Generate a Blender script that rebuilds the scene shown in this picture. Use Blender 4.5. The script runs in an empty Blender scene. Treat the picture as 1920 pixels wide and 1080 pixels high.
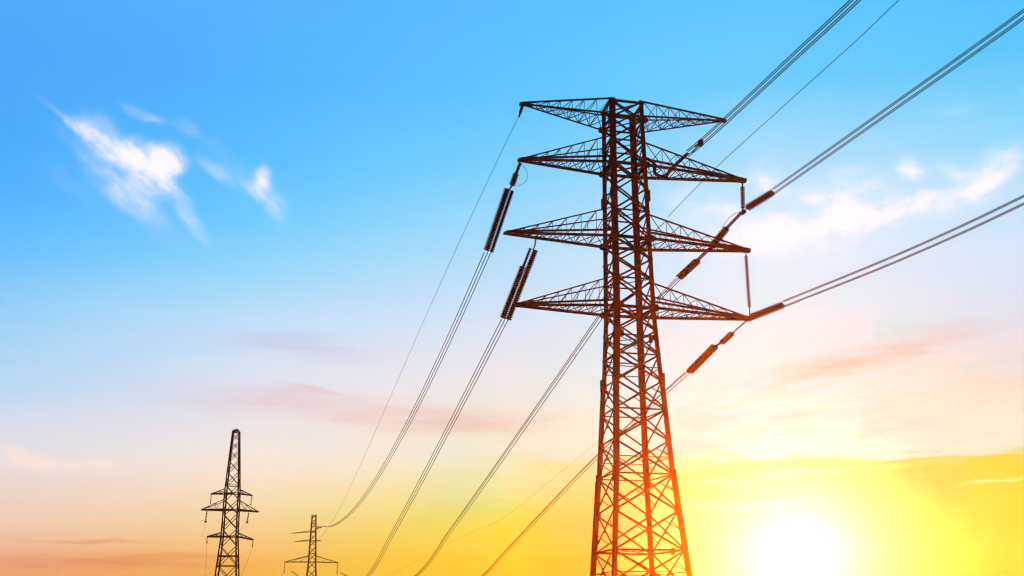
import bpy, bmesh, math, random
from mathutils import Vector, Matrix, Quaternion
from math import radians, sin, cos, pi, sqrt, exp, asin, atan2

random.seed(7)
SC = bpy.context.scene
COL = SC.collection

# ------------------------------------------------------------------ camera
F_PX, PITCH = 2200.0, 16.2
cam_d = bpy.data.cameras.new('camera')
cam_d.sensor_width = 36.0
cam_d.lens = 36.0 * F_PX / 1920.0
cam_d.clip_start, cam_d.clip_end = 0.1, 5000.0
cam = bpy.data.objects.new('camera', cam_d)
COL.objects.link(cam)
cam.location = (0, 0, 1.7)
cam.rotation_euler = (radians(90 + PITCH), 0, 0)
cam.rotation_euler = (Matrix.Rotation(radians(90 + PITCH), 4, 'X') @ Matrix.Rotation(radians(-0.146), 4, 'Z')).to_euler()
SC.camera = cam

# ------------------------------------------------------------------ exposure
EXPO = 3.2
SC.view_settings.view_transform = 'Standard'
SC.view_settings.look = 'None'
SC.view_settings.exposure = EXPO
SC.view_settings.gamma = 1.0
SC.view_settings.use_curve_mapping = False
SC.render.engine = 'CYCLES'
SC.cycles.use_denoising = True
SC.cycles.volume_bounces = 0
SC.cycles.max_bounces = 4
SC.cycles.filter_width = 1.3
SC.cycles.seed = 5

# ------------------------------------------------------------------ sun and haze constants
SUN_AZ, SUN_EL = 13.27, 3.22
SUN_E = 5.0
SUN_COL = (1.0, 0.115, 0.002)
SIG, HG, HAZE_COL = 0.000092, 0.955, (0.98, 0.90, 0.84)
BOX, TOP, LOW = 700.0, 47.0, -9.6


def dirv(az, el):
    a, e = radians(az), radians(el)
    return Vector((sin(a) * cos(e), cos(a) * cos(e), sin(e)))


SUND = dirv(SUN_AZ, SUN_EL)
sun_d = bpy.data.lights.new('sun', 'SUN')
sun_d.energy = SUN_E
sun_d.color = SUN_COL
sun_d.angle = radians(0.5)
sun = bpy.data.objects.new('sun', sun_d)
COL.objects.link(sun)
sun.rotation_euler = SUND.to_track_quat('Z', 'Y').to_euler()
sun.location = SUND * 900


def lin(c):
    c /= 255.0
    return c / 12.92 if c <= 0.04045 else ((c + 0.055) / 1.055) ** 2.4


def air(az, el):
    """light scattered towards the viewer by the haze along this direction, and what the haze lets through"""
    d = dirv(az, el)
    L = min((TOP - 1.7) / max(d.z, 1e-3), BOX / max(abs(d.x), abs(d.y)))
    ct = d.dot(SUND)
    ph = (1 - HG * HG) / (4 * pi * (1 + HG * HG - 2 * HG * ct) ** 1.5)
    s, n = 0.0, 24
    for i in range(n):
        t = L * (i + .5) / n
        z = 1.7 + d.z * t
        ls = min((TOP - z) / sin(radians(SUN_EL)), BOX)
        s += exp(-SIG * (t + ls)) * L / n
    k = s * SIG * ph * SUN_E
    return [k * SUN_COL[i] * HAZE_COL[i] for i in range(3)], exp(-SIG * L * 0.)   # strongly forward haze gives back most of what it takes


SKY_AZ= [-25, -18.5, -12.5, -6, 0, 6.3, 12.7, 18.5, 21.7, 25]
SKY_EL= [2.2, 3.2, 4.6, 5.4, 6.2, 6.9, 7.2, 7.45, 7.7, 8.1, 9, 10.5, 12.2, 14.3, 16.8, 19.2, 21.8, 25.5, 29.5]
SKY=[
[(240, 161, 120), (239, 176, 144), (242, 206, 183), (238, 210, 195), (234, 215, 209), (232, 220, 222), (227, 221, 227), (225, 222, 230), (224, 222, 231), (221, 221, 233), (215, 220, 238), (183, 216, 244), (167, 212, 247), (142, 205, 250), (104, 190, 253), (84, 179, 254), (78, 172, 254), (80, 169, 254), (85, 173, 254)] ,
[(245, 170, 100), (244, 179, 122), (247, 208, 167), (245, 213, 182), (243, 218, 197), (241, 223, 211), (240, 224, 217), (239, 225, 220), (235, 227, 226), (234, 226, 227), (228, 224, 233), (211, 222, 239), (193, 220, 245), (171, 216, 250), (129, 205, 252), (99, 192, 254), (86, 183, 255), (82, 174, 255), (87, 177, 255)] ,
[(251, 183, 77), (251, 187, 98), (253, 209, 146), (252, 217, 166), (252, 224, 185), (251, 227, 200), (250, 229, 207), (250, 230, 212), (248, 230, 216), (246, 232, 222), (240, 229, 227), (232, 227, 235), (220, 227, 242), (195, 225, 250), (152, 215, 252), (117, 204, 254), (95, 193, 255), (86, 182, 255), (88, 181, 255)] ,
[(254, 196, 60), (254, 202, 69), (254, 216, 105), (254, 222, 132), (254, 227, 162), (253, 230, 182), (253, 231, 190), (253, 232, 196), (253, 233, 201), (250, 234, 213), (248, 232, 218), (243, 230, 228), (234, 230, 238), (213, 227, 246), (179, 222, 251), (146, 213, 253), (116, 203, 254), (92, 191, 255), (90, 186, 255)] ,
[(255, 208, 45), (255, 216, 45), (255, 224, 69), (255, 228, 101), (255, 231, 140), (255, 234, 166), (255, 235, 175), (255, 235, 183), (255, 236, 190), (254, 236, 205), (254, 235, 210), (252, 233, 222), (245, 232, 235), (228, 229, 244), (200, 226, 251), (169, 220, 253), (134, 210, 253), (99, 198, 255), (92, 191, 255)] ,
[(255, 225, 56), (255, 233, 67), (255, 243, 103), (255, 243, 107), (255, 241, 101), (255, 240, 112), (255, 240, 119), (255, 240, 125), (255, 242, 146), (255, 250, 205), (255, 249, 213), (254, 246, 229), (252, 241, 237), (241, 236, 243), (222, 232, 249), (199, 227, 252), (158, 217, 254), (108, 204, 255), (94, 196, 255)] ,
[(255, 238, 69), (255, 240, 78), (255, 244, 107), (255, 243, 106), (255, 240, 99), (255, 239, 96), (255, 239, 95), (255, 239, 94), (255, 246, 146), (255, 252, 215), (255, 252, 221), (255, 250, 231), (255, 247, 237), (254, 244, 244), (240, 242, 252), (222, 238, 254), (180, 225, 255), (113, 206, 255), (95, 199, 255)] ,
[(255, 236, 62), (255, 239, 72), (255, 239, 73), (255, 237, 73), (255, 235, 74), (255, 231, 72), (255, 230, 71), (255, 228, 70), (254, 241, 192), (254, 244, 210), (255, 244, 216), (254, 239, 221), (250, 234, 228), (240, 235, 243), (230, 235, 251), (212, 234, 253), (169, 221, 254), (104, 203, 254), (91, 197, 255)] ,
[(255, 235, 61), (255, 239, 64), (255, 234, 61), (255, 232, 63), (255, 229, 65), (255, 225, 64), (255, 223, 64), (255, 230, 131), (254, 239, 207), (254, 239, 208), (255, 240, 213), (253, 232, 214), (245, 228, 225), (232, 231, 243), (223, 232, 250), (203, 231, 253), (158, 219, 253), (100, 202, 253), (89, 195, 255)] ,
[(255, 235, 60), (255, 238, 60), (255, 232, 55), (255, 229, 58), (255, 226, 60), (255, 221, 60), (255, 221, 84), (254, 236, 205), (254, 236, 205), (254, 237, 207), (255, 238, 211), (253, 225, 209), (240, 223, 224), (226, 227, 243), (217, 230, 250), (193, 228, 252), (146, 216, 253), (95, 199, 253), (86, 193, 255)] ,
]

WHITE_WEST = [(-22.79, 23.01, 1.4, 0.16, -32, 0.4), (-21.8, 22.57, 0.98, 0.23, -30, 0.4), (-21.0, 22.78, 0.99, 0.61, -15, 0.75), (-20.62, 22.0, 1.93, 0.5, -26, 0.85), (-18.31, 21.72, 1.67, 0.71, -15, 1.3), (-17.35, 21.59, 0.87, 0.71, -25, 1.2), (-18.09, 20.83, 1.21, 0.9, -40, 1.1), (-19.43, 21.47, 1.75, 0.56, -25, 0.6), (-16.56, 19.42, 1.68, 0.48, -52, 0.8), (-15.7, 18.41, 1.02, 0.32, -50, 0.4), (-20.33, 20.57, 3.33, 0.65, -35, 0.5), (-21.49, 19.86, 2.3, 0.64, -25, 0.3), (-18.86, 19.6, 3.12, 0.85, -40, 0.55), (-18.82, 23.51, 1.12, 0.3, -12, 0.85), (-16.76, 23.09, 0.72, 0.4, -30, 0.65), (-15.29, 21.29, 1.09, 0.39, -35, 0.55), (-14.27, 20.96, 0.99, 0.44, -30, 0.35), (-14.54, 21.74, 2.1, 0.58, -35, 0.35), (-12.45, 20.4, 1.59, 0.99, -45, 0.3), (-12.84, 21.05, 0.5, 0.74, -10, 0.9), (-13.13, 20.55, 0.58, 0.74, -30, 0.5), (-12.11, 19.71, 1.06, 0.55, -52, 0.5)]
WHITE_EAST = [(12.89, 21.31, 0.79, 0.99, -60, 0.6), (13.36, 20.52, 1.05, 0.62, -30, 0.5), (16.18, 19.7, 1.69, 0.53, -15, 0.9), (9.34, 20.34, 2.43, 0.71, -15, 0.5), (17.58, 20.27, 0.96, 0.43, 0, 0.55), (17.05, 20.95, 1.12, 0.36, 0, 0.3), (20.08, 20.79, 0.69, 0.51, -30, 0.85), (21.83, 20.48, 0.82, 0.36, -20, 0.55), (23.74, 20.32, 1.41, 0.75, 30, 0.75), (22.98, 19.35, 1.66, 0.45, 25, 0.65), (18.66, 19.04, 3.74, 0.42, 7, 0.7), (15.83, 18.55, 5.62, 0.73, 5, 0.75), (13.97, 17.81, 4.92, 0.99, 0, 0.7), (11.41, 19.0, 3.18, 1.0, -10, 0.6), (18.26, 20.2, 4.03, 1.42, 0, 0.35), (23.37, 19.59, 2.6, 1.33, 20, 0.35), (22.31, 23.06, 1.46, 0.36, 0, 0.3)]
MAUVE = [(-15.55, 2.71, 4.35, 0.41, 0, 0.6), (-10.57, 13.14, 5.42, 0.65, 0, 0.7), (22.8, 14.56, 3.47, 0.56, 0, 0.25)]
PINK = [(-9.39, 10.33, 8.43, 0.9, -3, 0.65), (-1.56, 9.66, 6.25, 0.67, 2, 0.45), (-8.9, 10.98, 2.31, 0.2, -12, 0.5), (19.06, 12.73, 4.55, 0.61, 8, 0.7), (15.58, 11.9, 3.21, 0.48, 6, 0.45)]
APRICOT = [(16.31, 11.86, 3.92, 0.43, 6, 0.7), (21.12, 9.61, 3.43, 0.27, 8, 0.25), (-2.86, 9.44, 6.23, 0.56, 0, 0.3)]
CREAM = [(-22.22, 7.41, 2.43, 0.39, -5, 0.6), (-19.23, 7.25, 1.38, 0.27, -5, 0.5)]
EMBER = [(-17.92, 3.07, 6.28, 0.36, 0, 0.6), (-21.7, 2.64, 4.26, 0.43, 0, 0.4), (-19.83, 3.99, 4.2, 0.11, -2, 0.6)]
STREAK = [(17.63, 10.05, 7.87, 1.76, 5, 0.9), (11.47, 10.57, 5.05, 1.49, 8, 0.6)]
LEMON = [(22.13, 6.17, 1.53, 0.11, 3, 0.6), (14.74, 7.09, 4.08, 0.24, 0, 0.5), (8.75, 6.72, 3.99, 0.2, -2, 0.4), (11.21, 5.69, 4.87, 0.29, 0, 0.4)]

# ------------------------------------------------------------------ world
world = bpy.data.worlds.new('World')
SC.world = world
world.use_nodes = True
NT = world.node_tree
NT.nodes.clear()


class G:
    """small helper to write node graphs"""
    def __init__(s, nt):
        s.nt = nt

    def n(s, typ, **kw):
        nd = s.nt.nodes.new(typ)
        for k, v in kw.items():
            setattr(nd, k, v)
        return nd

    def put(s, sock, v):
        if isinstance(v, bpy.types.NodeSocket):
            s.nt.links.new(v, sock)
        else:
            sock.default_value = v

    def m(s, op, a, b=None, c=None, clamp=False):
        nd = s.n('ShaderNodeMath', operation=op, use_clamp=clamp)
        for i, v in enumerate((a, b, c)):
            if v is not None:
                s.put(nd.inputs[i], v)
        return nd.outputs[0]

    def v(s, op, a, b=None, sc=None):
        nd = s.n('ShaderNodeVectorMath', operation=op)
        s.put(nd.inputs[0], a)
        if b is not None:
            s.put(nd.inputs[1], b)
        if sc is not None:
            s.put(nd.inputs['Scale'], sc)
        return nd.outputs['Value'] if op in ('LENGTH', 'DOT_PRODUCT') else nd.outputs[0]

    def rng(s, x, a, b, c=0., d=1., mode='LINEAR'):
        nd = s.n('ShaderNodeMapRange', interpolation_type=mode, clamp=True)
        for i, v in enumerate((x, a, b, c, d)):
            s.put(nd.inputs[i], v)
        return nd.outputs[0]

    def noise(s, vec, scale=1., detail=4., rough=.55, dist=0., col=False):
        nd = s.n('ShaderNodeTexNoise', noise_dimensions='3D')
        s.put(nd.inputs['Vector'], vec)
        s.put(nd.inputs['Scale'], scale)
        s.put(nd.inputs['Detail'], detail)
        s.put(nd.inputs['Roughness'], rough)
        s.put(nd.inputs['Distortion'], dist)
        return nd.outputs['Color' if col else 'Fac']

    def mapping(s, vec, loc=(0, 0, 0), rot=0., scale=(1, 1, 1), typ='POINT'):
        nd = s.n('ShaderNodeMapping', vector_type=typ)
        s.put(nd.inputs['Vector'], vec)
        nd.inputs['Location'].default_value = loc
        nd.inputs['Rotation'].default_value = (0, 0, radians(rot))
        nd.inputs['Scale'].default_value = scale
        return nd.outputs[0]

    def mix(s, f, a, b, blend='MIX'):
        nd = s.n('ShaderNodeMix', data_type='RGBA', blend_type=blend, clamp_factor=True)
        s.put(nd.inputs[0], f)
        s.put(nd.inputs[6], a)
        s.put(nd.inputs[7], b)
        return nd.outputs[2]


g = G(NT)
K = 2.0 ** -EXPO
gen = g.n('ShaderNodeTexCoord').outputs['Generated']
dn = g.v('NORMALIZE', gen)
sep = g.n('ShaderNodeSeparateXYZ')
g.put(sep.inputs[0], dn)
DEG = 180 / pi
el = g.m('MULTIPLY', g.m('ARCSINE', sep.outputs[2]), DEG)
az = g.m('MULTIPLY', g.m('ARCTAN2', sep.outputs[0], sep.outputs[1]), DEG)
comb = g.n('ShaderNodeCombineXYZ')
g.put(comb.inputs[0], az)
g.put(comb.inputs[1], el)
P = comb.outputs[0]                                        # sky position in degrees (azimuth, elevation)

# long flat streaks bend the colour bands near the horizon
st = g.noise(g.mapping(P, scale=(.13, 1.1, 1), rot=3), 1.0, 5, .6, .4)
st2 = g.noise(g.mapping(P, scale=(.42, 2.6, 1), rot=4), 1.0, 5, .65, .6)
st = g.m('ADD', g.m('MULTIPLY', st, .6), g.m('MULTIPLY', st2, .5))
st = g.m('SUBTRACT', st, .05)
amp = g.rng(el, 4.5, 8.0, .35, 2.5)
amp = g.m('MULTIPLY', amp, g.rng(el, 11, 16, 1, .5))
amp = g.m('MULTIPLY', amp, g.rng(az, -8, 6, .45, 1))
el2 = g.m('ADD', el, g.m('MULTIPLY', g.m('SUBTRACT', st, .5), g.m('MULTIPLY', amp, 1.7)))
E0, E1 = 0.0, 34.0
fac = g.rng(el2, E0, E1)
cols = []
for ia, a in enumerate(SKY_AZ):
    rp = g.n('ShaderNodeValToRGB')
    cr = rp.color_ramp
    cr.interpolation = 'LINEAR'
    for i, e in enumerate(SKY_EL):
        c = [lin(x) for x in SKY[ia][i]]
        if i == 0:
            el_ = cr.elements[0]
            el_.position = (e - E0) / (E1 - E0)
        elif i == 1:
            el_ = cr.elements[1]
            el_.position = (e - E0) / (E1 - E0)
        else:
            el_ = cr.elements.new((e - E0) / (E1 - E0))
        add, tr = air(a, e)
        c = [max(0.0, (c[k] * K - add[k]) / tr) for k in range(3)]
        el_.color = (*c, 1)
    g.put(rp.inputs[0], fac)
    cols.append(rp.outputs[0])
sky = cols[0]
for i in range(1, len(SKY_AZ)):
    sky = g.mix(g.rng(az, SKY_AZ[i - 1], SKY_AZ[i]), sky, cols[i])

# cloud layers
warp = g.v('SCALE', g.v('SUBTRACT', g.noise(P, .55, 5, .6, col=True), (.5, .5, .5)), sc=1.6)
warp2 = g.v('SCALE', g.v('SUBTRACT', g.noise(g.mapping(P, scale=(.25, 1.2, 1)), .8, 5, .6, col=True), (.5, .5, .5)), sc=1.5)
fibre = g.noise(g.mapping(g.v('ADD', P, g.v('SCALE', warp, sc=.5)), rot=-38, scale=(3.2, .7, 1), typ='TEXTURE'), 1.0, 6, .6)
fibre_e = g.noise(g.mapping(g.v('ADD', P, g.v('SCALE', warp, sc=.7)), rot=14, scale=(2.2, .7, 1), typ='TEXTURE'), 1.0, 6, .6)
lump = g.noise(g.v('ADD', P, warp), 1.1, 6, .6)
flat2 = g.noise(g.mapping(g.v('ADD', P, g.v('SCALE', warp, sc=.25)), rot=9, scale=(3.2, .32, 1), typ='TEXTURE'), 1.0, 6, .6, .3)
flat = g.noise(g.mapping(P, scale=(.22, 2.2, 1)), 1.0, 6, .6)


def blobs(pos, items):
    tot = None
    for (a, e, ra, re, rot, s) in items:
        q = g.mapping(pos, loc=(a, e, 0), rot=rot, scale=(ra * 1.75, re * 1.75, 1), typ='TEXTURE')
        d = g.v('LENGTH', g.v('MULTIPLY', q, (1, 1, 0)))
        f = g.rng(d, 1.0, 0.0, 0.0, s, 'SMOOTHERSTEP')
        tot = f if tot is None else g.m('ADD', tot, f)
    return tot


def layer(sky, items, pos, tex, lo, hi, col, top=1.0, tlo=.32, thi=.68, floor=.35, tint=False):
    d = blobs(pos, items)
    t = g.rng(tex, tlo, thi, floor, 1.35)
    f = g.rng(g.m('MULTIPLY', d, t), lo, hi, 0, top, 'SMOOTHSTEP')
    if tint:
        return g.mix(f, sky, g.mix(1.0, sky, (*col, 1), 'MULTIPLY'))
    c = [lin(x) * K for x in col]
    return g.mix(f, sky, (*c, 1))


wp = g.v('ADD', P, g.v('SCALE', warp, sc=.75))
wq = g.v('ADD', P, g.v('SCALE', warp, sc=.45))
wf = g.v('ADD', P, warp2)
tx = g.m('ADD', g.m('MULTIPLY', lump, .4), g.m('MULTIPLY', fibre, .6))
tx_e = g.m('ADD', g.m('MULTIPLY', lump, .45), g.m('MULTIPLY', fibre_e, .55))
sky = layer(sky, MAUVE, wf, flat, .0, .9, (.93, .86, .90), 1, tint=True)
sky = layer(sky, PINK, wf, flat, .0, .9, (.99, .80, .79), .95, tint=True)
sky = layer(sky, APRICOT, wf, flat, .0, .9, (.98, .76, .60), .9, tint=True)
sky = layer(sky, STREAK, wf, flat2, .0, .8, (1.0, .93, .80), .9, .45, .68, floor=0, tint=True)
sky = layer(sky, CREAM, wf, tx, .05, .8, (252, 226, 216), .9)
sky = layer(sky, EMBER, wf, flat, .0, .9, (.90, .72, .74), 1, tint=True)
sky = layer(sky, LEMON, wf, flat, .05, .8, (255, 255, 190), .8)
sky = layer(sky, WHITE_WEST, wq, tx, .0, 2.05, (252, 250, 255), 1.0, .30, .68, floor=.22)
sky = layer(sky, WHITE_EAST, wq, tx_e, .0, 1.4, (254, 252, 255), .9, .33, .66, floor=.15)

# glow round the low sun
ca = g.v('DOT_PRODUCT', dn, tuple(SUND))
ang = g.m('MULTIPLY', g.m('ARCCOSINE', g.m('MINIMUM', ca, .9999999)), DEG)
gl = g.m('EXPONENT', g.m('MULTIPLY', g.m('POWER', g.m('DIVIDE', ang, 3.0), 1.2), -1.0))
glow = g.v('SCALE', (.4 * K, .5 * K, 1.35 * K), sc=gl)
sky = g.v('ADD', sky, glow)
# the sky away from the sunset is dimmer
faz = g.rng(g.m('ABSOLUTE', az), 38, 95, 1.0, .3)
sky = g.v('SCALE', sky, sc=faz)
sky = g.v('SCALE', sky, sc=g.rng(el, -6, 0, .15, 1))

bg = g.n('ShaderNodeBackground')
g.put(bg.inputs[0], sky)
bg.inputs[1].default_value = 1.0
nish = g.n('ShaderNodeTexSky', sky_type='NISHITA', sun_disc=False)
nish.sun_elevation = radians(SUN_EL)
nish.sun_rotation = radians(SUN_AZ)
bg2 = g.n('ShaderNodeBackground')
g.put(bg2.inputs[0], nish.outputs[0])
bg2.inputs[1].default_value = NISH = 0.0
out = g.n('ShaderNodeOutputWorld')
ads = g.n('ShaderNodeAddShader')
NT.links.new(bg.outputs[0], ads.inputs[0])
NT.links.new(bg2.outputs[0], ads.inputs[1])
NT.links.new(ads.outputs[0], out.inputs['Surface'])
world.cycles.sampling_method = 'MANUAL'
world.cycles.sample_map_resolution = 1024


# ------------------------------------------------------------------ materials
def mat(name, base, base2=None, rough=.6, metal=0., scale=3., bump=0., spec=.5):
    m = bpy.data.materials.new(name)
    m.use_nodes = True
    nt = m.node_tree
    q = G(nt)
    b = nt.nodes['Principled BSDF']
    tc = q.n('ShaderNodeTexCoord').outputs['Object']
    nz = q.noise(tc, scale, 5, .6)
    q.put(b.inputs['Base Color'], q.mix(q.rng(nz, .35, .65), (*base, 1), (*(base2 or base), 1)))
    q.put(b.inputs['Roughness'], q.rng(nz, .3, .7, rough - .1, rough + .15))
    b.inputs['Metallic'].default_value = metal
    b.inputs['Specular IOR Level'].default_value = spec
    if bump:
        bp = q.n('ShaderNodeBump')
        bp.inputs['Strength'].default_value = bump
        q.put(bp.inputs['Height'], nz)
        q.put(b.inputs['Normal'], bp.outputs[0])
    return m


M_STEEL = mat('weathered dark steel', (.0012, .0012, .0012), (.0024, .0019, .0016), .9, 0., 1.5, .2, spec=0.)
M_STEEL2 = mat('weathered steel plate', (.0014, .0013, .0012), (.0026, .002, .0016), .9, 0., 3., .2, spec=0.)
M_GLAZE = mat('brown glazed porcelain', (.0006, .0005, .0005), (.001, .0008, .0007), .8, 0., 4., spec=0.)
M_WIRE = mat('stranded aluminium wire', (.0012, .0012, .0014), (.002, .002, .002), .9, .0, 8., spec=0.)
M_CONC = mat('cast concrete', (.30, .29, .27), (.38, .36, .33), .85, 0., 4., .3)
M_GROUND = mat('dry meadow', (.045, .055, .018), (.09, .075, .035), .95, 0., .35, .6)


# ------------------------------------------------------------------ mesh helpers
class MB:
    def __init__(s):
        s.v, s.f = [], []

    def prism(s, a, b, sec, x, y, sec2=None):
        """extrude the section (list of 2-D points in axes x, y) from a to b"""
        n, o = len(sec), len(s.v)
        for p, ss in ((a, sec), (b, sec2 or sec)):
            for (i, j) in ss:
                s.v.append(tuple(p + x * i + y * j))
        for i in range(n):
            j = (i + 1) % n
            s.f.append((o + i, o + j, o + n + j, o + n + i))
        s.f.append(tuple(o + i for i in reversed(range(n))))
        s.f.append(tuple(o + n + i for i in range(n)))

    def bar(s, a, b, w, h=None, up=None):
        a, b = Vector(a), Vector(b)
        u = (b - a).normalized()
        up = Vector(up) if up is not None else Vector((0, 0, 1))
        if abs(u.dot(up)) > .98:
            up = Vector((0, 1, 0))
        x = u.cross(up).normalized()
        y = x.cross(u)
        h = w if h is None else h
        s.prism(a, b, [(-w / 2, -h / 2), (w / 2, -h / 2), (w / 2, h / 2), (-w / 2, h / 2)], x, y)

    def angle(s, a, b, w, fx, t=None):
        """an L section whose corner runs from a to b, flanges along fx and across"""
        a, b = Vector(a), Vector(b)
        u = (b - a).normalized()
        x = (Vector(fx) - u * u.dot(Vector(fx))).normalized()
        y = u.cross(x)
        t = t or w * .14
        s.prism(a, b, [(0, 0), (w, 0), (w, t), (t, t), (t, w), (0, w)], x, y)

    def tube(s, pts, r, n=6):
        pts = [Vector(p) for p in pts]
        o = len(s.v)
        ref = Vector((0, 0, 1))
        for i, p in enumerate(pts):
            u = (pts[min(i + 1, len(pts) - 1)] - pts[max(i - 1, 0)]).normalized()
            rr = ref if abs(u.z) < .97 else Vector((1, 0, 0))
            x = u.cross(rr).normalized()
            y = x.cross(u)
            for k in range(n):
                a = 2 * pi * k / n
                s.v.append(tuple(p + x * (cos(a) * r) + y * (sin(a) * r)))
        for i in range(len(pts) - 1):
            for k in range(n):
                j = (k + 1) % n
                s.f.append((o + i * n + k, o + i * n + j, o + (i + 1) * n + j, o + (i + 1) * n + k))
        s.f.append(tuple(o + k for k in reversed(range(n))))
        s.f.append(tuple(o + (len(pts) - 1) * n + k for k in range(n)))

    def plate(s, c, x, y, hx, hy, t):
        """flat plate centred on c in the plane of x and y"""
        z = x.cross(y).normalized()
        s.prism(c - z * t / 2, c + z * t / 2, [(-hx, -hy * .55), (-hx * .55, -hy), (hx * .55, -hy), (hx, -hy * .55), (hx, hy * .55), (hx * .55, hy), (-hx * .55, hy), (-hx, hy * .55)], x, y)

    def lathe(s, prof, n=14):
        o = len(s.v)
        for (r, h) in prof:
            for k in range(n):
                a = 2 * pi * k / n
                s.v.append((cos(a) * r, sin(a) * r, h))
        for i in range(len(prof) - 1):
            for k in range(n):
                j = (k + 1) % n
                s.f.append((o + i * n + k, o + i * n + j, o + (i + 1) * n + j, o + (i + 1) * n + k))
        s.f.append(tuple(o + k for k in reversed(range(n))))
        s.f.append(tuple(o + (len(prof) - 1) * n + k for k in range(n)))

    def mesh(s, name, m, org=(0, 0, 0)):
        me = bpy.data.meshes.new(name)
        org = Vector(org)
        me.from_pydata([tuple(Vector(p) - org) for p in s.v], [], s.f)
        me.update()
        bm = bmesh.new()
        bm.from_mesh(me)
        bmesh.ops.recalc_face_normals(bm, faces=bm.faces)
        bm.to_mesh(me)
        bm.free()
        me.materials.append(m)
        return me

    def build(s, name, m, parent=None, org=None, thing_org=None):
        """link as one object; vertices are given in world space, the parent sits at thing_org"""
        o0 = Vector(org) if org is not None else Vector(thing_org if thing_org is not None else (0, 0, 0))
        ob = bpy.data.objects.new(name, s.mesh(name, m, o0))
        COL.objects.link(ob)
        if parent is not None:
            ob.parent = parent
            ob.location = o0 - ROOT[parent.name]
        else:
            ob.location = o0
        ROOT[ob.name] = o0
        return ob


ROOT = {}


def tag(o, label, cat, group=None):
    o['label'] = label
    o['category'] = cat
    if group:
        o['group'] = group
    return o


def empty(name, loc, label, cat, group=None):
    o = bpy.data.objects.new(name, None)
    o.empty_display_size = .5
    COL.objects.link(o)
    o.location = loc
    ROOT[o.name] = Vector(loc)
    return tag(o, label, cat, group)


def child(ob, parent, loc):
    ob.parent = parent
    ob.location = Vector(loc) - ROOT[parent.name]
    ROOT[ob.name] = Vector(loc)
    return ob


def interp(x, xs, ys):
    if x <= xs[0]:
        return ys[0]
    for i in range(1, len(xs)):
        if x <= xs[i]:
            t = (x - xs[i - 1]) / (xs[i] - xs[i - 1])
            return ys[i - 1] + (ys[i] - ys[i - 1]) * t
    return ys[-1]


# ------------------------------------------------------------------ ground
def ground_z(x, y):
    t = min(1, max(0, (y - 110) / 170))
    t = t * t * (3 - 2 * t)
    near = 1 if sqrt((x - 8.8) ** 2 + (y - 86) ** 2) > 14 else 0
    return -8 * t + near * .12 * (sin(x * .21) + cos(y * .17 + x * .05)) * (1 if y < 400 else 1)


mb = MB()
N = 140
S = 690.0
cs = [S * (abs(2 * i / N - 1) ** 1.6) * (1 if i > N / 2 else -1) for i in range(N + 1)]
for j in range(N + 1):
    for i in range(N + 1):
        mb.v.append((cs[i], cs[j], ground_z(cs[i], cs[j])))
for j in range(N):
    for i in range(N):
        a = j * (N + 1) + i
        mb.f.append((a, a + 1, a + N + 2, a + N + 1))
gr = mb.build('ground', M_GROUND)
gr['kind'] = 'structure'


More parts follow.
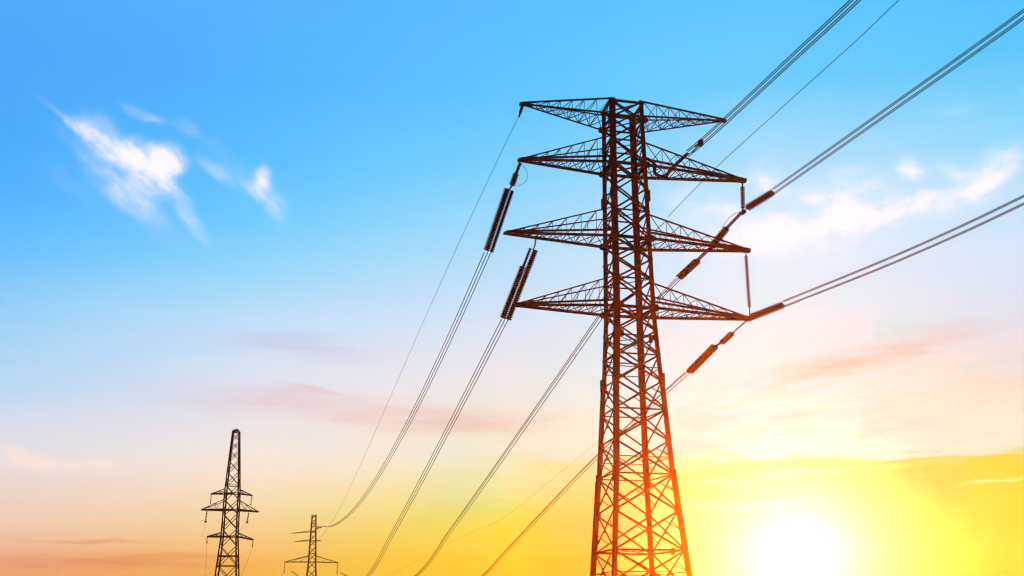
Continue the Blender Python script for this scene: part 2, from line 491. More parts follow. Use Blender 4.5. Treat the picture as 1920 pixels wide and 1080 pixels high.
# ------------------------------------------------------------------ lattice towers
class Tower:
    """square lattice body; legs 0 far left, 1 near left, 2 far right, 3 near right (seen from the camera)"""
    def __init__(s, name, label, group, x, y, z0, psi, prof, shift=None):
        s.A = Vector((x, y, z0))
        s.d = Vector((cos(psi), sin(psi), 0))
        s.n = Vector((sin(psi), -cos(psi), 0))
        s.zs, s.ws = zip(*prof)
        s.shift = shift
        s.root = empty(name, s.A, label, 'pylon', group)

    def w(s, z):
        return interp(z, s.zs, s.ws)

    def st(s, k):
        return ((-1, -1), (-1, 1), (1, -1), (1, 1))[k]

    def c(s, k, z, out=0.):
        a, b = s.st(k)
        w = s.w(z) + out
        p = Vector((s.A.x, s.A.y, z)) + s.d * (a * w) + s.n * (b * w)
        if s.shift:
            p = p + s.d * interp(z, s.shift[0], s.shift[1][k])
        return p

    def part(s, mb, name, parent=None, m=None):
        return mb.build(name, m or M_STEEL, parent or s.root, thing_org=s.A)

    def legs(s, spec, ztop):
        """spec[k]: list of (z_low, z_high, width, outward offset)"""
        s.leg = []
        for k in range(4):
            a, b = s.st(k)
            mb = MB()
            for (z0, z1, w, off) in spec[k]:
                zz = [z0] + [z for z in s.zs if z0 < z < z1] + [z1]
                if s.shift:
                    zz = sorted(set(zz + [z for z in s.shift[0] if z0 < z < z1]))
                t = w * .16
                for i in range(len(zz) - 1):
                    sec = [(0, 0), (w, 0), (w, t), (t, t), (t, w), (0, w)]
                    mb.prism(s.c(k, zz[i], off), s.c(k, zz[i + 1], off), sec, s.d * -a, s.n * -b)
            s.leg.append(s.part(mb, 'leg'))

    def face(s, k0, k1, levels, t1, t2, horiz, plates=.0, inset=.05, sub=0):
        """cross bracing between two legs"""
        mb = MB()
        for i in range(len(levels) - 1):
            za, zb = levels[i], levels[i + 1]
            a0, a1 = s.c(k0, za, -inset), s.c(k1, za, -inset)
            b0, b1 = s.c(k0, zb, -inset), s.c(k1, zb, -inset)
            fn = (a1 - a0).cross(b0 - a0).normalized()
            o = fn * (t1 * .55)
            mb.bar(a0 + o, b1 + o, t1, t1 * .5, fn)
            mb.bar(a1 - o, b0 - o, t1, t1 * .5, fn)
            if i in horiz:
                mb.bar(a0, a1, t2, t2 * .6, fn)
            if i < sub:
                m0, m1, cc = (a0 + b0) / 2, (a1 + b1) / 2, (a0 + a1 + b0 + b1) / 4
                if i % 2 == 0 or i < 4:
                    mb.bar(m0, (a0 + cc) / 2, .055)
                    mb.bar(m1, (b1 + cc) / 2, .055)
                if i % 3 == 1:
                    mb.bar(m0, m1, .055)
            if plates:
                u = (a1 - a0).normalized()
                z = fn.cross(u)
                for pnt, q in ((a0, 1), (a1, -1)):
                    mb.plate(pnt + u * q * plates * 1.0, u, z, plates, plates * .9, .03)
                cx = (a0 + a1 + b0 + b1) / 4
                mb.plate(cx, u, z, plates * .5, plates * .5, t1 * 1.5)
        return s.part(mb, 'face_bracing')

    def belt(s, z, t, diag=True, name='belt_frame'):
        mb = MB()
        q = [s.c(k, z, -.03) for k in (0, 1, 3, 2)]
        for i in range(4):
            mb.bar(q[i], q[(i + 1) % 4], t, t * .8)
        if diag:
            mb.bar(q[0] + Vector((0, 0, .03)), q[2] + Vector((0, 0, .03)), t * .45)
            mb.bar(q[1] - Vector((0, 0, .03)), q[3] - Vector((0, 0, .03)), t * .45)
        return s.part(mb, name)

    def arm(s, side, zb, zt, L, ztip, tb, tt, n=7, rail=0., tl=.05, tipw=.14, plate=.3, first=False, upright=True):
        """cross arm: chords from the legs at zb (bottom) and zt (top) meeting at the tip"""
        kn, kf = (1, 0) if side < 0 else (3, 2)
        T = Vector((s.A.x, s.A.y, ztip)) + s.d * L
        tn, tf = T + s.n * tipw, T - s.n * tipw
        bn, bf, un, uf = s.c(kn, zb), s.c(kf, zb), s.c(kn, zt), s.c(kf, zt)
        root = s.part(MBP(T, s.d, s.n, plate), 'cross_arm', m=M_STEEL2)
        lines = [(bn, tn, tb), (bf, tf, tb * 1.1), (un, tn + Vector((0, 0, .06)), tt), (uf, tf + Vector((0, 0, .06)), tt)]
        if rail:
            lines.append((bn + Vector((0, 0, rail)), tn + Vector((0, 0, .1)), tb * .8))
        for (a, b, t) in lines:
            m = MB()
            m.bar(a, b, t, t)
            s.part(m, 'chord', root)
        m = MB()

        def at(a, b, u):
            return a + (b - a) * u
        for i in range(n):
            u0, u1 = (i / n) ** .92 * .96, ((i + 1) / n) ** .92 * .96
            jit = (random.random() - .5) * .25 / n
            m.bar(at(bn, tn, u0), at(bf, tf, u1), tl)
            m.bar(at(bf, tf, u0), at(bn, tn, u1), tl)
            for (b0, t0, q0, q1) in ((bn, tn, un, tn), (bf, tf, uf, tf)):
                m.bar(at(q0, q1, u0), at(b0, t0, u1), tl * .9)
                if i:
                    m.bar(at(q0, q1, u0), at(b0, t0, u0 + jit * .2), tl * .8)
            if i:
                m.bar(at(un, tn, u0), at(uf, tf, u0), tl * .8)
                m.bar(at(bn, tn, u0), at(bf, tf, u0), tl)
        s.part(m, 'lacing', root)
        return T


def MBP(T, d, n, p):
    m = MB()
    m.prism(T - n * p * .55, T + n * p * .55, [(-p, -p * .55), (p * .75, -p * .55), (p * .9, -p * .1), (p * .9, p * .55), (-p * .3, p * .55), (-p, p * .2)], d, Vector((0, 0, 1)))
    return m


def levels_between(z0, z1, step):
    n = max(1, round((z1 - z0) / step))
    return [z0 + (z1 - z0) * i / n for i in range(n)]


PSI = radians(14.433)
f = .059
zrow = [5.1, 11.5, 18.9, 24.5, 39.6]
corr = [[2.07, 2.9, 2.27, .55, .38], [-1.69, -.13, -1.78, -1.73, -2.2], [-5.7, -5.06, -2.17, .9, 2.17], [5.9, 1.03, 1.08, 1.49, -.5]]
shift = (zrow, [[c * f for c in r] for r in corr])
ZT = 41.72
T1 = Tower('transmission_tower', 'huge nearest lattice pylon with eight tapering cross arms, foot glowing orange in the low sun', None,
           8.849, 86.0, 0.0, PSI, [(0, 2.923), (4, 2.687), (24.347, 1.513), (ZT, 1.315)], shift)
narrow = [(0, 12.2, .31, 0), (12.2, 19.3, .37, 0), (19.3, ZT + .12, .41, 0)]
wide = [(0, 12.2, .45, .14), (12.2, 19.3, .39, .06), (19.3, ZT + .12, .34, 0)]
T1.legs([wide, narrow, narrow, wide], ZT)
low = [24.8]
while low[-1] > 1.5:
    low.append(low[-1] - .60 * 2 * T1.w(low[-1]) * .98)
low[-1] = .4
low = low[::-1]
up = levels_between(24.8, 26.95, 1.9) + levels_between(26.95, 30.3, 1.7) + levels_between(30.3, 32.45, 1.9) + levels_between(32.45, 36.35, 1.7) + \
    levels_between(36.35, 38.4, 1.9) + levels_between(38.4, 40.15, 1.7) + [40.15, ZT]
LV = low[:-1] + up
nl = len(low) - 1
H = set(range(0, nl, 2)) | set(range(nl, len(LV), 3))
for (a, b, t1, t2) in ((1, 3, .14, .11), (0, 2, .12, .09), (0, 1, .12, .09), (2, 3, .12, .09)):
    T1.face(a, b, LV, t1, t2, H, plates=.17, sub=nl)
for z, t in ((24.8, .24), (27.05, .12), (30.3, .24), (32.5, .12), (36.35, .24), (38.3, .12), (40.15, .15), (ZT - .12, .2), (22.6, .1), (7.0, .1)):
    T1.belt(z, t)
# arms: (side, bottom, top, reach, tip height)
A = T1.arm
A(-1, 40.15, ZT, -8.23, 41.05, .085, .12, rail=0, plate=.26)
A(1, 40.15, ZT, 8.69, 41.5, .08, .12, rail=0, plate=.26)
A(-1, 36.35, 38.55, -8.40, 36.33, .17, .085, rail=.46, plate=.26)
A(1, 36.35, 38.2, 10.13, 36.39, .18, .10, rail=.46, plate=.30)
A(-1, 30.3, 32.6, -9.56, 30.3, .17, .085, rail=.46, plate=.22)
A(1, 30.3, 32.2, 10.11, 30.46, .18, .10, rail=.46, plate=.30)
A(-1, 24.8, 27.1, -8.81, 24.73, .17, .085, rail=.42, plate=.26)
A(1, 24.8, 26.7, 9.88, 24.85, .18, .10, rail=.46, plate=.30)
# heavy gussets where the arms meet the legs
for z in (24.8, 30.3, 36.35, 40.15):
    for k in range(4):
        a, b = T1.st(k)
        mb = MB()
        c = T1.c(k, z)
        mb.plate(c + T1.n * (b * .03) + T1.d * (-a * .02), T1.d, Vector((0, 0, 1)), .30, .27, .04)
        T1.part(mb, 'gusset_plate', T1.leg[k], M_STEEL2)
# splice plates and step bolts
for k in range(4):
    for z in (12.2, 19.3, 33.8):
        a, b = T1.st(k)
        mb = MB()
        c = T1.c(k, z, .07)
        mb.prism(c - Vector((0, 0, .45)), c + Vector((0, 0, .45)), [(-.03, -.03), (.36, -.03), (.36, .0), (.0, .0), (.0, .36), (-.03, .36)], T1.d * -a, T1.n * -b)
        T1.part(mb, 'splice_plate', T1.leg[k], M_STEEL2)
mb = MB()
mb.tube([(0, 0, 0), (-.17, 0, 0)], .014, 6)
mb.tube([(-.165, 0, 0), (-.19, 0, 0)], .03, 6)
bolt = mb.mesh('step_bolt', M_STEEL2)
z = 2.4
i = 0
while z < 41:
    c = T1.c(1, z) + T1.d * (.0 if i % 2 else .30)
    o = bpy.data.objects.new('step_bolt', bolt)
    COL.objects.link(o)
    o.rotation_euler = (0, 0, PSI if i % 2 else PSI + pi)
    child(o, T1.leg[1], c)
    z += .62
    i += 1
# small boxes fixed inside the body
for (k, z, dx) in ((1, 22.75, .62), (3, 22.35, -.55), (3, 6.9, -.9)):
    mb = MB()
    c = T1.c(k, z) + T1.d * dx - T1.n * (T1.st(k)[1] * .25)
    mb.bar(c - Vector((0, 0, .24)), c + Vector((0, 0, .24)), .24, .2, T1.n)
    mb.bar(c, c - T1.d * (dx * .85), .06)
    T1.part(mb, 'junction_box', None, M_STEEL2)
# concrete feet
for k in range(4):
    mb = MB()
    c = T1.c(k, 0.)
    mb.prism(Vector((c.x, c.y, -.5)), Vector((c.x, c.y, .42)), [(-.6, -.6), (.6, -.6), (.6, .6), (-.6, .6)], T1.d, T1.n,
             [(-.42, -.42), (.42, -.42), (.42, .42), (-.42, .42)])
    T1.part(mb, 'footing', None, M_CONC)


def small_tower(name, label, x, y, ztop, prof, psi, legw, t1, step, arms, belts):
    z0 = ground_z(x, y)
    T = Tower(name, label, None, x, y, z0, psi, prof)
    T.legs([[(z0 - .2, ztop, legw, 0)]] * 4, ztop)
    lv = [z0 + .3]
    while lv[-1] < ztop - .4:
        lv.append(min(ztop - .05, lv[-1] + step * 2 * T.w(lv[-1])))
    for (a, b) in ((1, 3), (0, 2), (0, 1), (2, 3)):
        T.face(a, b, lv, t1, t1, set(range(3, len(lv), 5)), plates=0)
    for z in belts:
        T.belt(z, t1 * 1.5)
    for a in arms:
        T.arm(*a[:5], a[5], a[6], n=3, tl=.04, tipw=.06, plate=a[7])
    return T


Z2 = 26.2
T2 = small_tower('transmission_tower', 'black far-left lattice pylon with a long tapering peak and three short low arms', -35.5, 150, Z2,
                 [(-1.2, 2.15), (7.4, 1.40), (13.0, .99), (18.3, .93), (Z2, .47)], radians(5), .17, .085, .95,
                 [(-1, 18.25, 18.75, -2.65, 18.15, .10, .07, .08), (1, 18.25, 18.75, 2.5, 18.0, .10, .07, .08),
                  (-1, 16.2, 17.4, -3.65, 16.2, .17, .07, .12), (1, 16.2, 17.4, 3.35, 16.0, .17, .07, .12),
                  (-1, 12.9, 13.35, -2.75, 12.85, .13, .09, .08), (1, 12.9, 13.4, 2.95, 12.5, .13, .09, .08)],
                 (Z2 - .15, 18.25, 16.2, 12.9, 10.5))
mb = MB()
mb.bar((-35.5, 150, Z2), (-35.5, 150, Z2 + .45), .06)
mb.bar((-35.9, 150, Z2 + .1), (-35.2, 150, Z2 + .14), .22)
T2.part(mb, 'peak_bracket')

Z3 = 28.2
T3 = small_tower('transmission_tower', 'smallest and most distant brown lattice pylon with one wide roof-shaped cross arm', -47.7, 286, Z3,
                 [(-8.2, 3.4), (12.8, 1.25), (17.0, .96), (Z3, .56)], radians(5), .24, .10, .9,
                 [(-1, 24.1, 24.4, -5.2, 23.7, .05, .04, .06), (1, 22.0, 22.3, 1.9, 22.0, .06, .05, .06), (-1, 22.0, 22.3, -4.2, 21.8, .06, .05, .06),
                  (-1, 17.1, 18.5, -6.35, 17.05, .16, .11, .16), (1, 17.1, 18.5, 6.1, 16.9, .16, .11, .16),
                  (1, 24.9, 25.4, 1.9, 25.2, .10, .08, .1)],
                 (Z3 - .3, 24.1, 22.0, 17.1))

# ------------------------------------------------------------------ insulators
W_L1=[(0.678, 84.819, 40.679), (-1.945, 96.183, 39.879), (-5.31, 110.76, 38.335), (-10.175, 131.83, 36.105), (-14.385, 150.068, 34.167), (-21.053, 178.95, 30.885), (-29.048, 213.577, 27.303), (-36.648, 246.499, 23.89), (-45.769, 286.004, 23.038)]
W_S_L2=[(0.673, 83.943, 36.125), (0.347, 84.236, 35.362), (0.021, 84.529, 34.467), (-0.184, 84.714, 34.23), (-1.819, 86.186, 29.693)]
W_L2=[(-1.909, 86.597, 29.696), (-5.184, 101.492, 27.948), (-8.507, 116.607, 26.053), (-12.442, 134.504, 23.645), (-17.606, 157.988, 21.929), (-22.423, 179.9, 20.777), (-28.887, 209.299, 21.009), (-38.733, 254.083, 23.114), (-46.216, 288.118, 25.47)]
W_S_L3=[(1.806, 84.188, 29.986), (1.725, 84.26, 29.458), (1.606, 84.368, 29.281), (-0.48, 86.246, 24.308)]
W_L3=[(-0.564, 86.625, 24.366), (-0.731, 87.389, 24.311), (-3.387, 99.468, 22.39), (-6.574, 113.964, 19.885), (-10.721, 132.825, 16.689), (-15.888, 156.326, 13.523), (-22.394, 185.914, 9.463)]
W_M=[(6.715, 85.456, 24.369), (6.436, 86.665, 24.268), (3.83, 97.955, 22.186), (0.992, 110.246, 19.716), (-2.687, 126.179, 17.203), (-7.472, 146.908, 13.538), (-14.208, 176.086, 9.07)]
W_S_R2f=[(18.531, 88.593, 33.718), (18.856, 88.42, 34.019), (20.746, 87.415, 34.962)]
W_R2f=[(20.747, 87.41, 35.006), (24.67, 72.771, 34.7), (28.483, 58.539, 34.468)]
W_S_R4f=[(18.414, 88.462, 24.853), (18.607, 88.359, 24.955), (20.872, 87.155, 25.622)]
W_R4f=[(20.873, 87.15, 25.663), (25.144, 71.209, 24.578), (28.04, 60.404, 24.192)]
W_S_R2v=[(18.629, 88.635, 36.247), (18.62, 88.67, 35.938), (18.588, 88.787, 34.106), (18.579, 88.822, 33.801)]
W_S_R2b=[(18.391, 88.766, 33.689), (17.354, 89.699, 32.742), (16.216, 90.724, 31.489), (15.193, 91.645, 30.64), (13.797, 92.902, 29.554)]
W_R2b=[(13.763, 92.995, 29.489), (12.415, 96.699, 28.686)]
W_S_R3v=[(18.587, 88.727, 30.262), (18.581, 88.747, 30.09), (18.596, 88.691, 25.863), (18.594, 88.702, 25.002)]
W_S_R4b=[(18.375, 88.497, 24.776), (17.49, 89.294, 24.117), (17.267, 89.494, 23.951), (16.517, 90.17, 23.337), (16.071, 90.572, 23.171), (14.217, 92.241, 21.454)]
W_R4b=[(14.113, 92.692, 21.507), (12.895, 97.968, 20.602), (10.912, 106.558, 19.63), (8.623, 116.473, 18.462), (6.19, 127.009, 16.757), (2.621, 142.469, 13.894), (-1.474, 160.205, 11.061), (-4.316, 172.518, 8.945)]
W_thin=[(6.415, 85.374, 14.922), (3.727, 97.018, 13.94), (1.352, 107.306, 12.877), (-1.606, 120.119, 12.077), (-4.698, 133.51, 12.053)]
W_top=[(12.033, 86.82, 36.427), (13.261, 82.237, 36.109), (13.894, 79.875, 35.968), (15.249, 74.819, 35.882), (17.567, 66.167, 35.843), (19.498, 58.961, 35.785)]
W_E=[(12.25, 86.875, 32.726), (14.512, 78.436, 33.288), (17.359, 67.81, 33.495), (19.649, 59.262, 33.612), (20.665, 55.473, 33.776)]
W_BACK_END = {}
UP = Vector((0, 0, 1))


def disc_mesh(R, pitch, core=.58):
    mb = MB()
    h = pitch
    mb.lathe([(.05, 0), (R * core, h * .04), (R * (core + .06), h * .18), (R * .95, h * .34), (R, h * .44), (R, h * .62), (R * .93, h * .70), (R * (core + .04), h * .74), (R * core, h * .99)], 14)
    return mb.mesh('disc', M_GLAZE)


def string(label, sections, links, group='insulator strings', core=.58):
    """sections: (a, b, [(lateral, vertical) per strand], disc radius, pitch); links: list of (pts, r)"""
    a0 = Vector(sections[0][0])
    root = empty('insulator_string', a0, label, 'insulator', group)
    for (a, b, offs, R, pitch) in sections:
        a, b = Vector(a), Vector(b)
        u = (b - a).normalized()
        lat = u.cross(UP)
        lat = T1.d if lat.length < .2 else lat.normalized()
        ver = lat.cross(u)
        L = (b - a).length
        n = max(2, int(round(L / pitch)))
        rot = u.to_track_quat('Z', 'Y').to_euler()
        if R:
            me = disc_mesh(R, L / n, core)
        for (x, y) in offs:
            o0 = a + lat * x + ver * y
            m = MB()
            m.tube([o0, o0 + u * L], .028, 6)
            m.build('rod', M_STEEL2, root, org=o0)
            if R:
                for i in range(n):
                    o = bpy.data.objects.new('disc', me)
                    COL.objects.link(o)
                    o.rotation_euler = rot
                    child(o, root, o0 + u * (L * i / n))
        if len(offs) > 1:
            xs = [o[0] for o in offs]
            for e in (a - u * .04, b + u * .04):
                m = MB()
                m.bar(e + lat * (min(xs) - .12), e + lat * (max(xs) + .12), .16, .05, u)
                m.build('yoke_plate', M_STEEL2, root, org=e)
    for (pts, r) in links:
        m = MB()
        m.tube(pts, r, 6)
        m.build('link', M_STEEL2, root, org=pts[0])
    return root


S = W_S_L2
string('long double insulator string slanting down from the upper left arm tip',
       [(S[1], S[2], [(0, 0)], .29, .165), (S[3], S[4], [(-.2, 0)], .31, .165), (S[3], S[4], [(.34, 0)], .19, .165), (S[0], S[1], [(0, 0)], .16, .165)],
       [([S[2], S[3]], .07)])
S = W_S_L3
M_ = Vector(S[2]).lerp(Vector(S[3]), .26)
string('long double insulator string hanging under the third left arm past the lowest left tip',
       [(S[2], S[3], [(.28, 0)], .26, .175), (M_, S[3], [(-.34, 0)], .28, .175), (S[2], M_, [(-.30, 0)], .13, .175), (S[0], S[1], [(0, 0)], .07, .2)], [([S[1], S[2]], .05)])
S = W_S_R2v
string('short vertical insulator string hanging from the tip of the upper right arm', [(S[1], S[2], [(0, 0)], .20, .21)], [([S[0], S[1]], .07), ([S[2], S[3]], .07)], core=.32)
S = W_S_R2f
string('thick insulator string rising right from the foot of the short vertical string', [(S[1], S[2], [(-.13, 0), (.13, 0)], .29, .16)], [([S[0], S[1]], .05)])
S = W_S_R2b
string('insulator string in two blocks slanting down left behind the third right arm',
       [(S[1], S[2], [(-.1, 0), (.12, 0)], .26, .17), (S[3], S[4], [(.0, 0), (.2, 0)], .24, .17), (S[0], S[1], [(-.12, 0), (.1, 0)], .085, .2),
        (S[2], S[3], [(-.14, 0), (.12, 0)], .085, .2), (S[3], S[4], [(-.40, 0)], .075, .22)], [])
S = W_S_R3v
string('long thin vertical insulator string hanging from the tip of the third right arm', [(S[1], S[2], [(0, 0)], .155, .21)], [([S[0], S[1]], .06), ([S[2], S[3]], .045)], core=.3)
S = W_S_R4f
string('thick insulator string rising to the right from the tip of the lowest right arm', [(S[1], S[2], [(-.13, 0), (.13, 0)], .27, .16)], [([S[0], S[1]], .05)])
S = W_S_R4b
string('insulator string slanting down left from the lowest right arm, small block above a double one',
       [(S[2], S[3], [(-.08, 0), (.12, 0)], .21, .17), (S[4], S[5], [(-.24, 0), (.24, 0)], .21, .165), (S[0], S[1], [(0, 0)], .07, .35)],
       [([S[1], S[2]], .05), ([S[3], S[4]], .08)])


# small strings of the far pylons
def small_string(label, top, length, r, group, lean=0.):
    top = Vector(top)
    root = empty('insulator_string', top, label, 'insulator', group)
    m = MB()
    bot = top + Vector((lean, 0, -length))
    m.tube([top, bot], r * .35, 6)
    m.build('rod', M_STEEL2, root, org=top)
    m = MB()
    n = 6
    for i in range(n):
        a = top + (bot - top) * ((i + .6) / (n + .6))
        m.tube([a, a + (bot - top) * .06], r, 8)
    m.build('disc_stack', M_GLAZE, root, org=top)
    m = MB()
    m.tube([bot, bot + Vector((0, 0, -r * 2))], r * 1.3, 8)
    m.build('clamp', M_STEEL2, root, org=bot)
    return bot


def armtip(T, L, z):
    return Vector((T.A.x, T.A.y, z)) + T.d * L


G2, G3 = 'insulators of the black far-left pylon', 'insulators of the brown distant pylon'
ends2 = []
for (L, z, ln, r, lb, le) in ((-2.6, 18.1, 1.0, .07, 'tiny insulator hanging from the left end of the top arm of the far-left pylon', -.04),
                              (2.45, 17.95, 1.0, .07, 'tiny insulator hanging from the right end of the top arm of the far-left pylon', -.06),
                              (-3.0, 16.1, 1.25, .11, 'small dark insulator hanging under the left half of the widest arm of the far-left pylon', -.08),
                              (2.2, 15.9, 1.1, .11, 'small dark insulator hanging under the right half of the widest arm of the far-left pylon', -.14),
                              (-2.75, 12.8, .6, .07, 'tiny insulator under the left end of the lowest arm of the far-left pylon', 0),
                              (2.9, 12.4, .6, .07, 'tiny insulator under the right end of the lowest arm of the far-left pylon', 0)):
    ends2.append(small_string(lb, armtip(T2, L, z), ln, r, G2, le))
ends3 = []
for (L, z, ln, lb) in ((-6.35, 16.95, 2.1, 'stick-like insulator under the left end of the roof-shaped arm of the distant brown pylon'),
                       (6.05, 16.8, 2.1, 'stick-like insulator under the right end of the roof-shaped arm of the distant brown pylon')):
    ends3.append(small_string(lb, armtip(T3, L, z), ln, .12, G3, -.1))


# ------------------------------------------------------------------ wires
def spline(pts, per=14):
    pts = [Vector(p) for p in pts]
    if len(pts) == 2:
        return [pts[0].lerp(pts[1], i / 6) for i in range(7)]
    ext = [pts[0] * 2 - pts[1]] + pts + [pts[-1] * 2 - pts[-2]]
    out = []
    for i in range(1, len(ext) - 2):
        p0, p1, p2, p3 = ext[i - 1:i + 3]
        t0, t1, t2, t3 = 0, sqrt((p1 - p0).length), 0, 0
        t2 = t1 + sqrt((p2 - p1).length)
        t3 = t2 + sqrt((p3 - p2).length)
        for k in range(per):
            t = t1 + (t2 - t1) * k / per
            a1 = p0 * ((t1 - t) / (t1 - t0)) + p1 * ((t - t0) / (t1 - t0))
            a2 = p1 * ((t2 - t) / (t2 - t1)) + p2 * ((t - t1) / (t2 - t1))
            a3 = p2 * ((t3 - t) / (t3 - t2)) + p3 * ((t - t2) / (t3 - t2))
            b1 = a1 * ((t2 - t) / (t2 - t0)) + a2 * ((t - t0) / (t2 - t0))
            b2 = a2 * ((t3 - t) / (t3 - t1)) + a3 * ((t - t1) / (t3 - t1))
            out.append(b1 * ((t2 - t) / (t2 - t1)) + b2 * ((t - t1) / (t2 - t1)))
    out.append(pts[-1])
    return out


def smooth_z(pts, deg=3):
    """least-squares cubic for height along the span, so a hand-measured wire hangs cleanly"""
    P_ = [Vector(p) for p in pts]
    t = [(Vector((p.x, p.y)) - Vector((P_[0].x, P_[0].y))).length for p in P_]
    m = max(t)
    t = [x / m for x in t]
    n = min(deg, len(pts) - 1) + 1
    Amat = [[sum((1 + 30 * (i in (0,))) * x ** (r + c) for i, x in enumerate(t)) for c in range(n)] for r in range(n)]
    bvec = [sum((1 + 30 * (i in (0,))) * P_[i].z * x ** r for i, x in enumerate(t)) for r in range(n)]
    for i in range(n):
        pv = max(range(i, n), key=lambda r: abs(Amat[r][i]))
        Amat[i], Amat[pv] = Amat[pv], Amat[i]
        bvec[i], bvec[pv] = bvec[pv], bvec[i]
        for r in range(i + 1, n):
            k = Amat[r][i] / Amat[i][i]
            for c in range(i, n):
                Amat[r][c] -= k * Amat[i][c]
            bvec[r] -= k * bvec[i]
    co = [0] * n
    for i in reversed(range(n)):
        co[i] = (bvec[i] - sum(Amat[i][c] * co[c] for c in range(i + 1, n))) / Amat[i][i]
    return [Vector((p.x, p.y, sum(co[k] * x ** k for k in range(n)))) for p, x in zip(P_, t)]


def wires(name, label, group, pts, offs, r, cat='power line', fit=True, tail=()):
    if fit and len(pts) > 4:
        pts = smooth_z(pts)
    pts = list(pts) + [Vector(p) for p in tail]
    c = spline(pts)
    for (x, y) in offs:
        q = []
        for i, p in enumerate(c):
            u = (c[min(i + 1, len(c) - 1)] - c[max(i - 1, 0)]).normalized()
            lat = u.cross(UP).normalized()
            q.append(p + lat * x + lat.cross(u) * y)
        m = MB()
        m.tube(q, r, 6)
        o = m.build(name, M_WIRE, None, org=q[0])
        tag(o, label, cat, group)


B3 = [(-.24, 0), (.04, .05), (.27, 0)]
wires('earth_wire', 'single thin wire falling from the topmost left arm tip to the distant pylon', None, W_L1, [(0, 0)], .019, fit=True)
wires('conductor_wire', 'conductor curving down from the upper left double insulator and levelling at the distant pylon', 'wires from the upper left insulator', W_L2, B3, .034)
wires('conductor_wire', 'conductor running down left from the foot of the lower left double insulator', 'wires from the lower left insulator', W_L3, B3, .034,
      tail=[(-36, 240, 7.2), (-52.5, 286, 15.0)])
wires('conductor_wire', 'conductor running down left from the root of the lowest left arm beside the big pylon', 'wires from the lowest left arm root', W_M, [(-.2, 0), (0, .05), (.24, 0)], .034,
      tail=[(-32, 235, 6.5), (-43, 284, 9.5)])
wires('conductor_wire', 'short conductor from the insulator behind the third right arm down to the lowest right arm', 'short wires behind the right arms', W_R2b, [(-.2, 0), (.04, .05), (.24, 0)], .034)
wires('conductor_wire', 'conductor from the lowest right insulator passing down left behind the big pylon', 'wires passing behind the big pylon', W_R4b, [(-.2, 0), (.0, .05), (.24, 0)], .034,
      tail=[(-19, 238, 6.0), (-41, 287, 14.6)])
wires('earth_wire', 'very faint thin wire leaving the big pylon low on its left leg', None, W_thin, [(0, 0)], .006,
      tail=[(-25, 220, 9.5)])


def front(pts, zs):
    """carry an overhead span on past the camera"""
    a, b = Vector(pts[0]), Vector(pts[-1])
    h = Vector((b.x - a.x, b.y - a.y, 0)).normalized()
    return [Vector((b.x, b.y, 0)) + h * L + Vector((0, 0, z)) for (L, z) in zs]


Q4 = [(-.075, .20), (.075, .22), (-.075, -.22), (.075, -.20)]
wires('conductor_wire', 'overhead conductor rising right from the insulator at the short vertical string', 'four wires rising right from the upper right arm',
      W_R2f, Q4, .032, tail=front(W_R2f, [(30, 34.7), (70, 36.6), (110, 40.2)]))
wires('conductor_wire', 'overhead conductor rising to the right edge from the insulator at the lowest right arm tip', 'four wires rising right from the lowest right arm',
      W_R4f, Q4, .030, tail=front(W_R4f, [(30, 24.2), (70, 25.2), (110, 28.2)]))
wires('conductor_wire', 'overhead conductor rising to the top edge past the tip of the topmost right arm', 'four wires rising to the top edge', W_top[1:], Q4, .034, fit=False,
      tail=front(W_top, [(30, 36.1), (70, 37.6), (110, 40.6)]))
wires('earth_wire', 'thin blue-grey wire rising from the third right arm between the two thick bundles', None, W_E, [(0, 0)], .02, fit=False,
      tail=front(W_E, [(30, 34.6), (70, 37), (110, 41)]))

# clamps and jumper loops
root = empty('wire_spacer', W_top[2], 'dark block clamping the four top-edge wires just below the topmost right arm tip', 'spacer')
c = Vector(W_top[2])
u = (Vector(W_top[3]) - c).normalized()
lat = u.cross(UP).normalized()
mb = MB()
mb.bar(c - u * .18, c + u * .18, .28, .46)
mb.build('clamp_block', M_STEEL2, root, org=c)
for sx in (-1, 1):
    mb = MB()
    mb.bar(c + lat * (.12 * sx) - u * 1.3 - UP * .22 * sx, c + lat * (.12 * sx) - UP * .2 * sx, .08)
    mb.build('clamp_arm', M_STEEL2, root, org=c)

tipL1 = Vector((T1.A.x, T1.A.y, 41.05)) + T1.d * -8.23
root = empty('suspension_clamp', tipL1, 'short dark rod angled down from the tip of the topmost left arm', 'clamp')
mb = MB()
mb.bar(tipL1, W_L1[0], .20, .16)
mb.build('clamp_body', M_STEEL2, root, org=tipL1)
mb = MB()
e = Vector(W_L1[0])
mb.bar(e, e + (e - tipL1).normalized() * .4, .12)
mb.build('clamp_jaw', M_STEEL2, root, org=e)

# heavy V-shaped jumper under the upper right arm
a = T1.c(3, 36.9)
jp = [a, a + Vector((.55, -.1, -.45)), Vector((11.35, 86.3, 36.12)), Vector((12.03, 86.6, 36.0)), Vector((12.5, 85.2, 36.15)), Vector(W_top[1])]
o = MB()
o.tube(spline(jp, 8), .13, 8)
tag(o.build('jumper_cable', M_WIRE, None, org=jp[0]), 'heavy jumper dipping from the pylon body under the upper right arm', 'jumper')
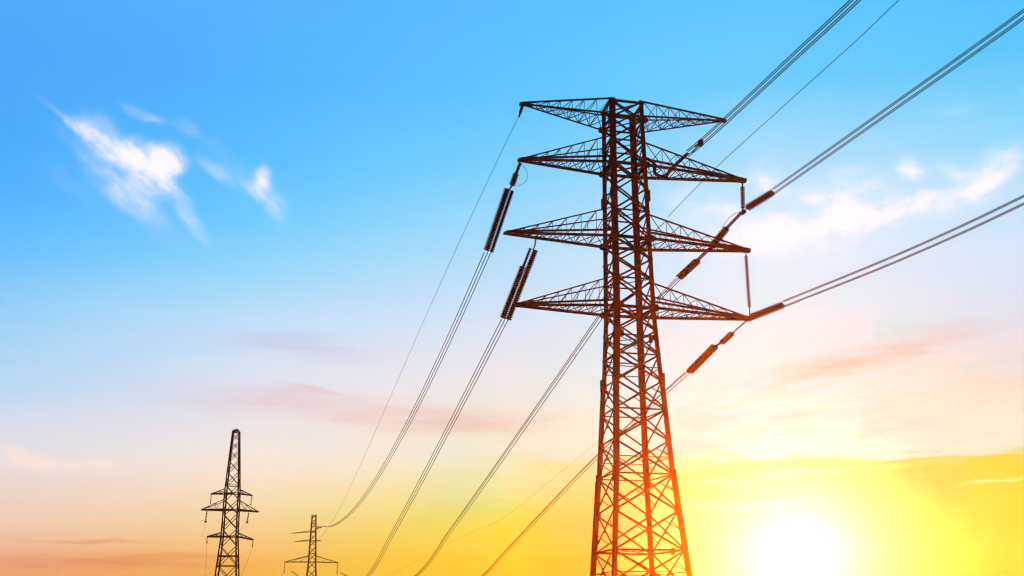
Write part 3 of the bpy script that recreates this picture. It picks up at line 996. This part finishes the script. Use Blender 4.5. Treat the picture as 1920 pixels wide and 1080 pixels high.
# fine jumper loops beside the strings
for (pts, r, lb) in (([(.65, 84.0, 36.1), (1.05, 84.1, 35.7), (1.2, 84.2, 35.2), (1.05, 84.3, 34.7), (.5, 84.5, 34.4)], .018, 'fine curved wire loop beside the head of the upper left insulator string'),
                     ([Vector(W_S_R2v[3]), Vector((18.0, 88.9, 33.75)), Vector((17.4, 89.4, 33.35)), Vector((17.0, 89.8, 32.8))], .02, 'fine curved jumper beside the upper end of the two-block insulator string')):
    o = MB()
    o.tube(spline(pts, 8), r, 6)
    tag(o.build('jumper_cable', M_WIRE, None, org=pts[0]), lb, 'jumper')
# node where the strings under the upper right arm meet
nd = Vector(W_S_R2v[3])
root = empty('strain_node', nd, 'dark knot of fittings where three insulator strings meet under the upper right arm', 'fitting')
mb = MB()
mb.prism(nd - T1.n * .09, nd + T1.n * .09, [(-.22, -.12), (0, -.24), (.26, -.02), (.2, .16), (-.1, .2)], T1.d, UP)
mb.build('fitting_plate', M_STEEL2, root, org=nd)

# thin wires leaving the far-left pylon
for i, (e, lb) in enumerate(zip(ends2[2:], ('faint wire hanging from the left insulator of the widest arm of the far-left pylon', 'faint wire hanging from the right insulator of the widest arm of the far-left pylon',
                                            'faint wire running down from the lowest left insulator of the far-left pylon', 'faint wire running down from the lowest right insulator of the far-left pylon'))):
    px = (-10.6, -10.9, -10.0, -10.5)[i]
    zz = 15.6 if i < 2 else 8.6
    o = MB()
    o.tube(spline([e, e + Vector((px * .35, 14, (zz - e.z) * .4)), e + Vector((px * .8, 32, (zz - e.z) * .8)), e + Vector((px, 44, zz - e.z))], 8), .012, 5)
    tag(o.build('conductor_wire', M_WIRE, None, org=e), lb, 'power line', 'wires of the far-left pylon')
for e, lb in zip(ends3, ('faint wire below the left insulator of the distant brown pylon', 'faint wire below the right insulator of the distant brown pylon')):
    o = MB()
    o.tube(spline([e, e + Vector((3.25, -20, -1.9)), e + Vector((8.2, -50, -4.6))], 8), .03, 5)
    tag(o.build('conductor_wire', M_WIRE, None, org=e), lb, 'power line', 'wires of the distant brown pylon')

# ------------------------------------------------------------------ haze
mb = MB()
mb.prism(Vector((0, 0, LOW)), Vector((0, 0, TOP)), [(-BOX, -BOX), (BOX, -BOX), (BOX, BOX), (-BOX, BOX)], Vector((1, 0, 0)), Vector((0, 1, 0)))
mh = bpy.data.materials.new('evening haze')
mh.use_nodes = True
mh.node_tree.nodes.clear()
q = G(mh.node_tree)
pv = q.n('ShaderNodeVolumePrincipled')
pv.inputs['Color'].default_value = (*HAZE_COL, 1)
pv.inputs['Density'].default_value = SIG
pv.inputs['Anisotropy'].default_value = HG
ou = q.n('ShaderNodeOutputMaterial')
mh.node_tree.links.new(pv.outputs[0], ou.inputs['Volume'])
hz = mb.build('haze', mh)
hz['kind'] = 'stuff'
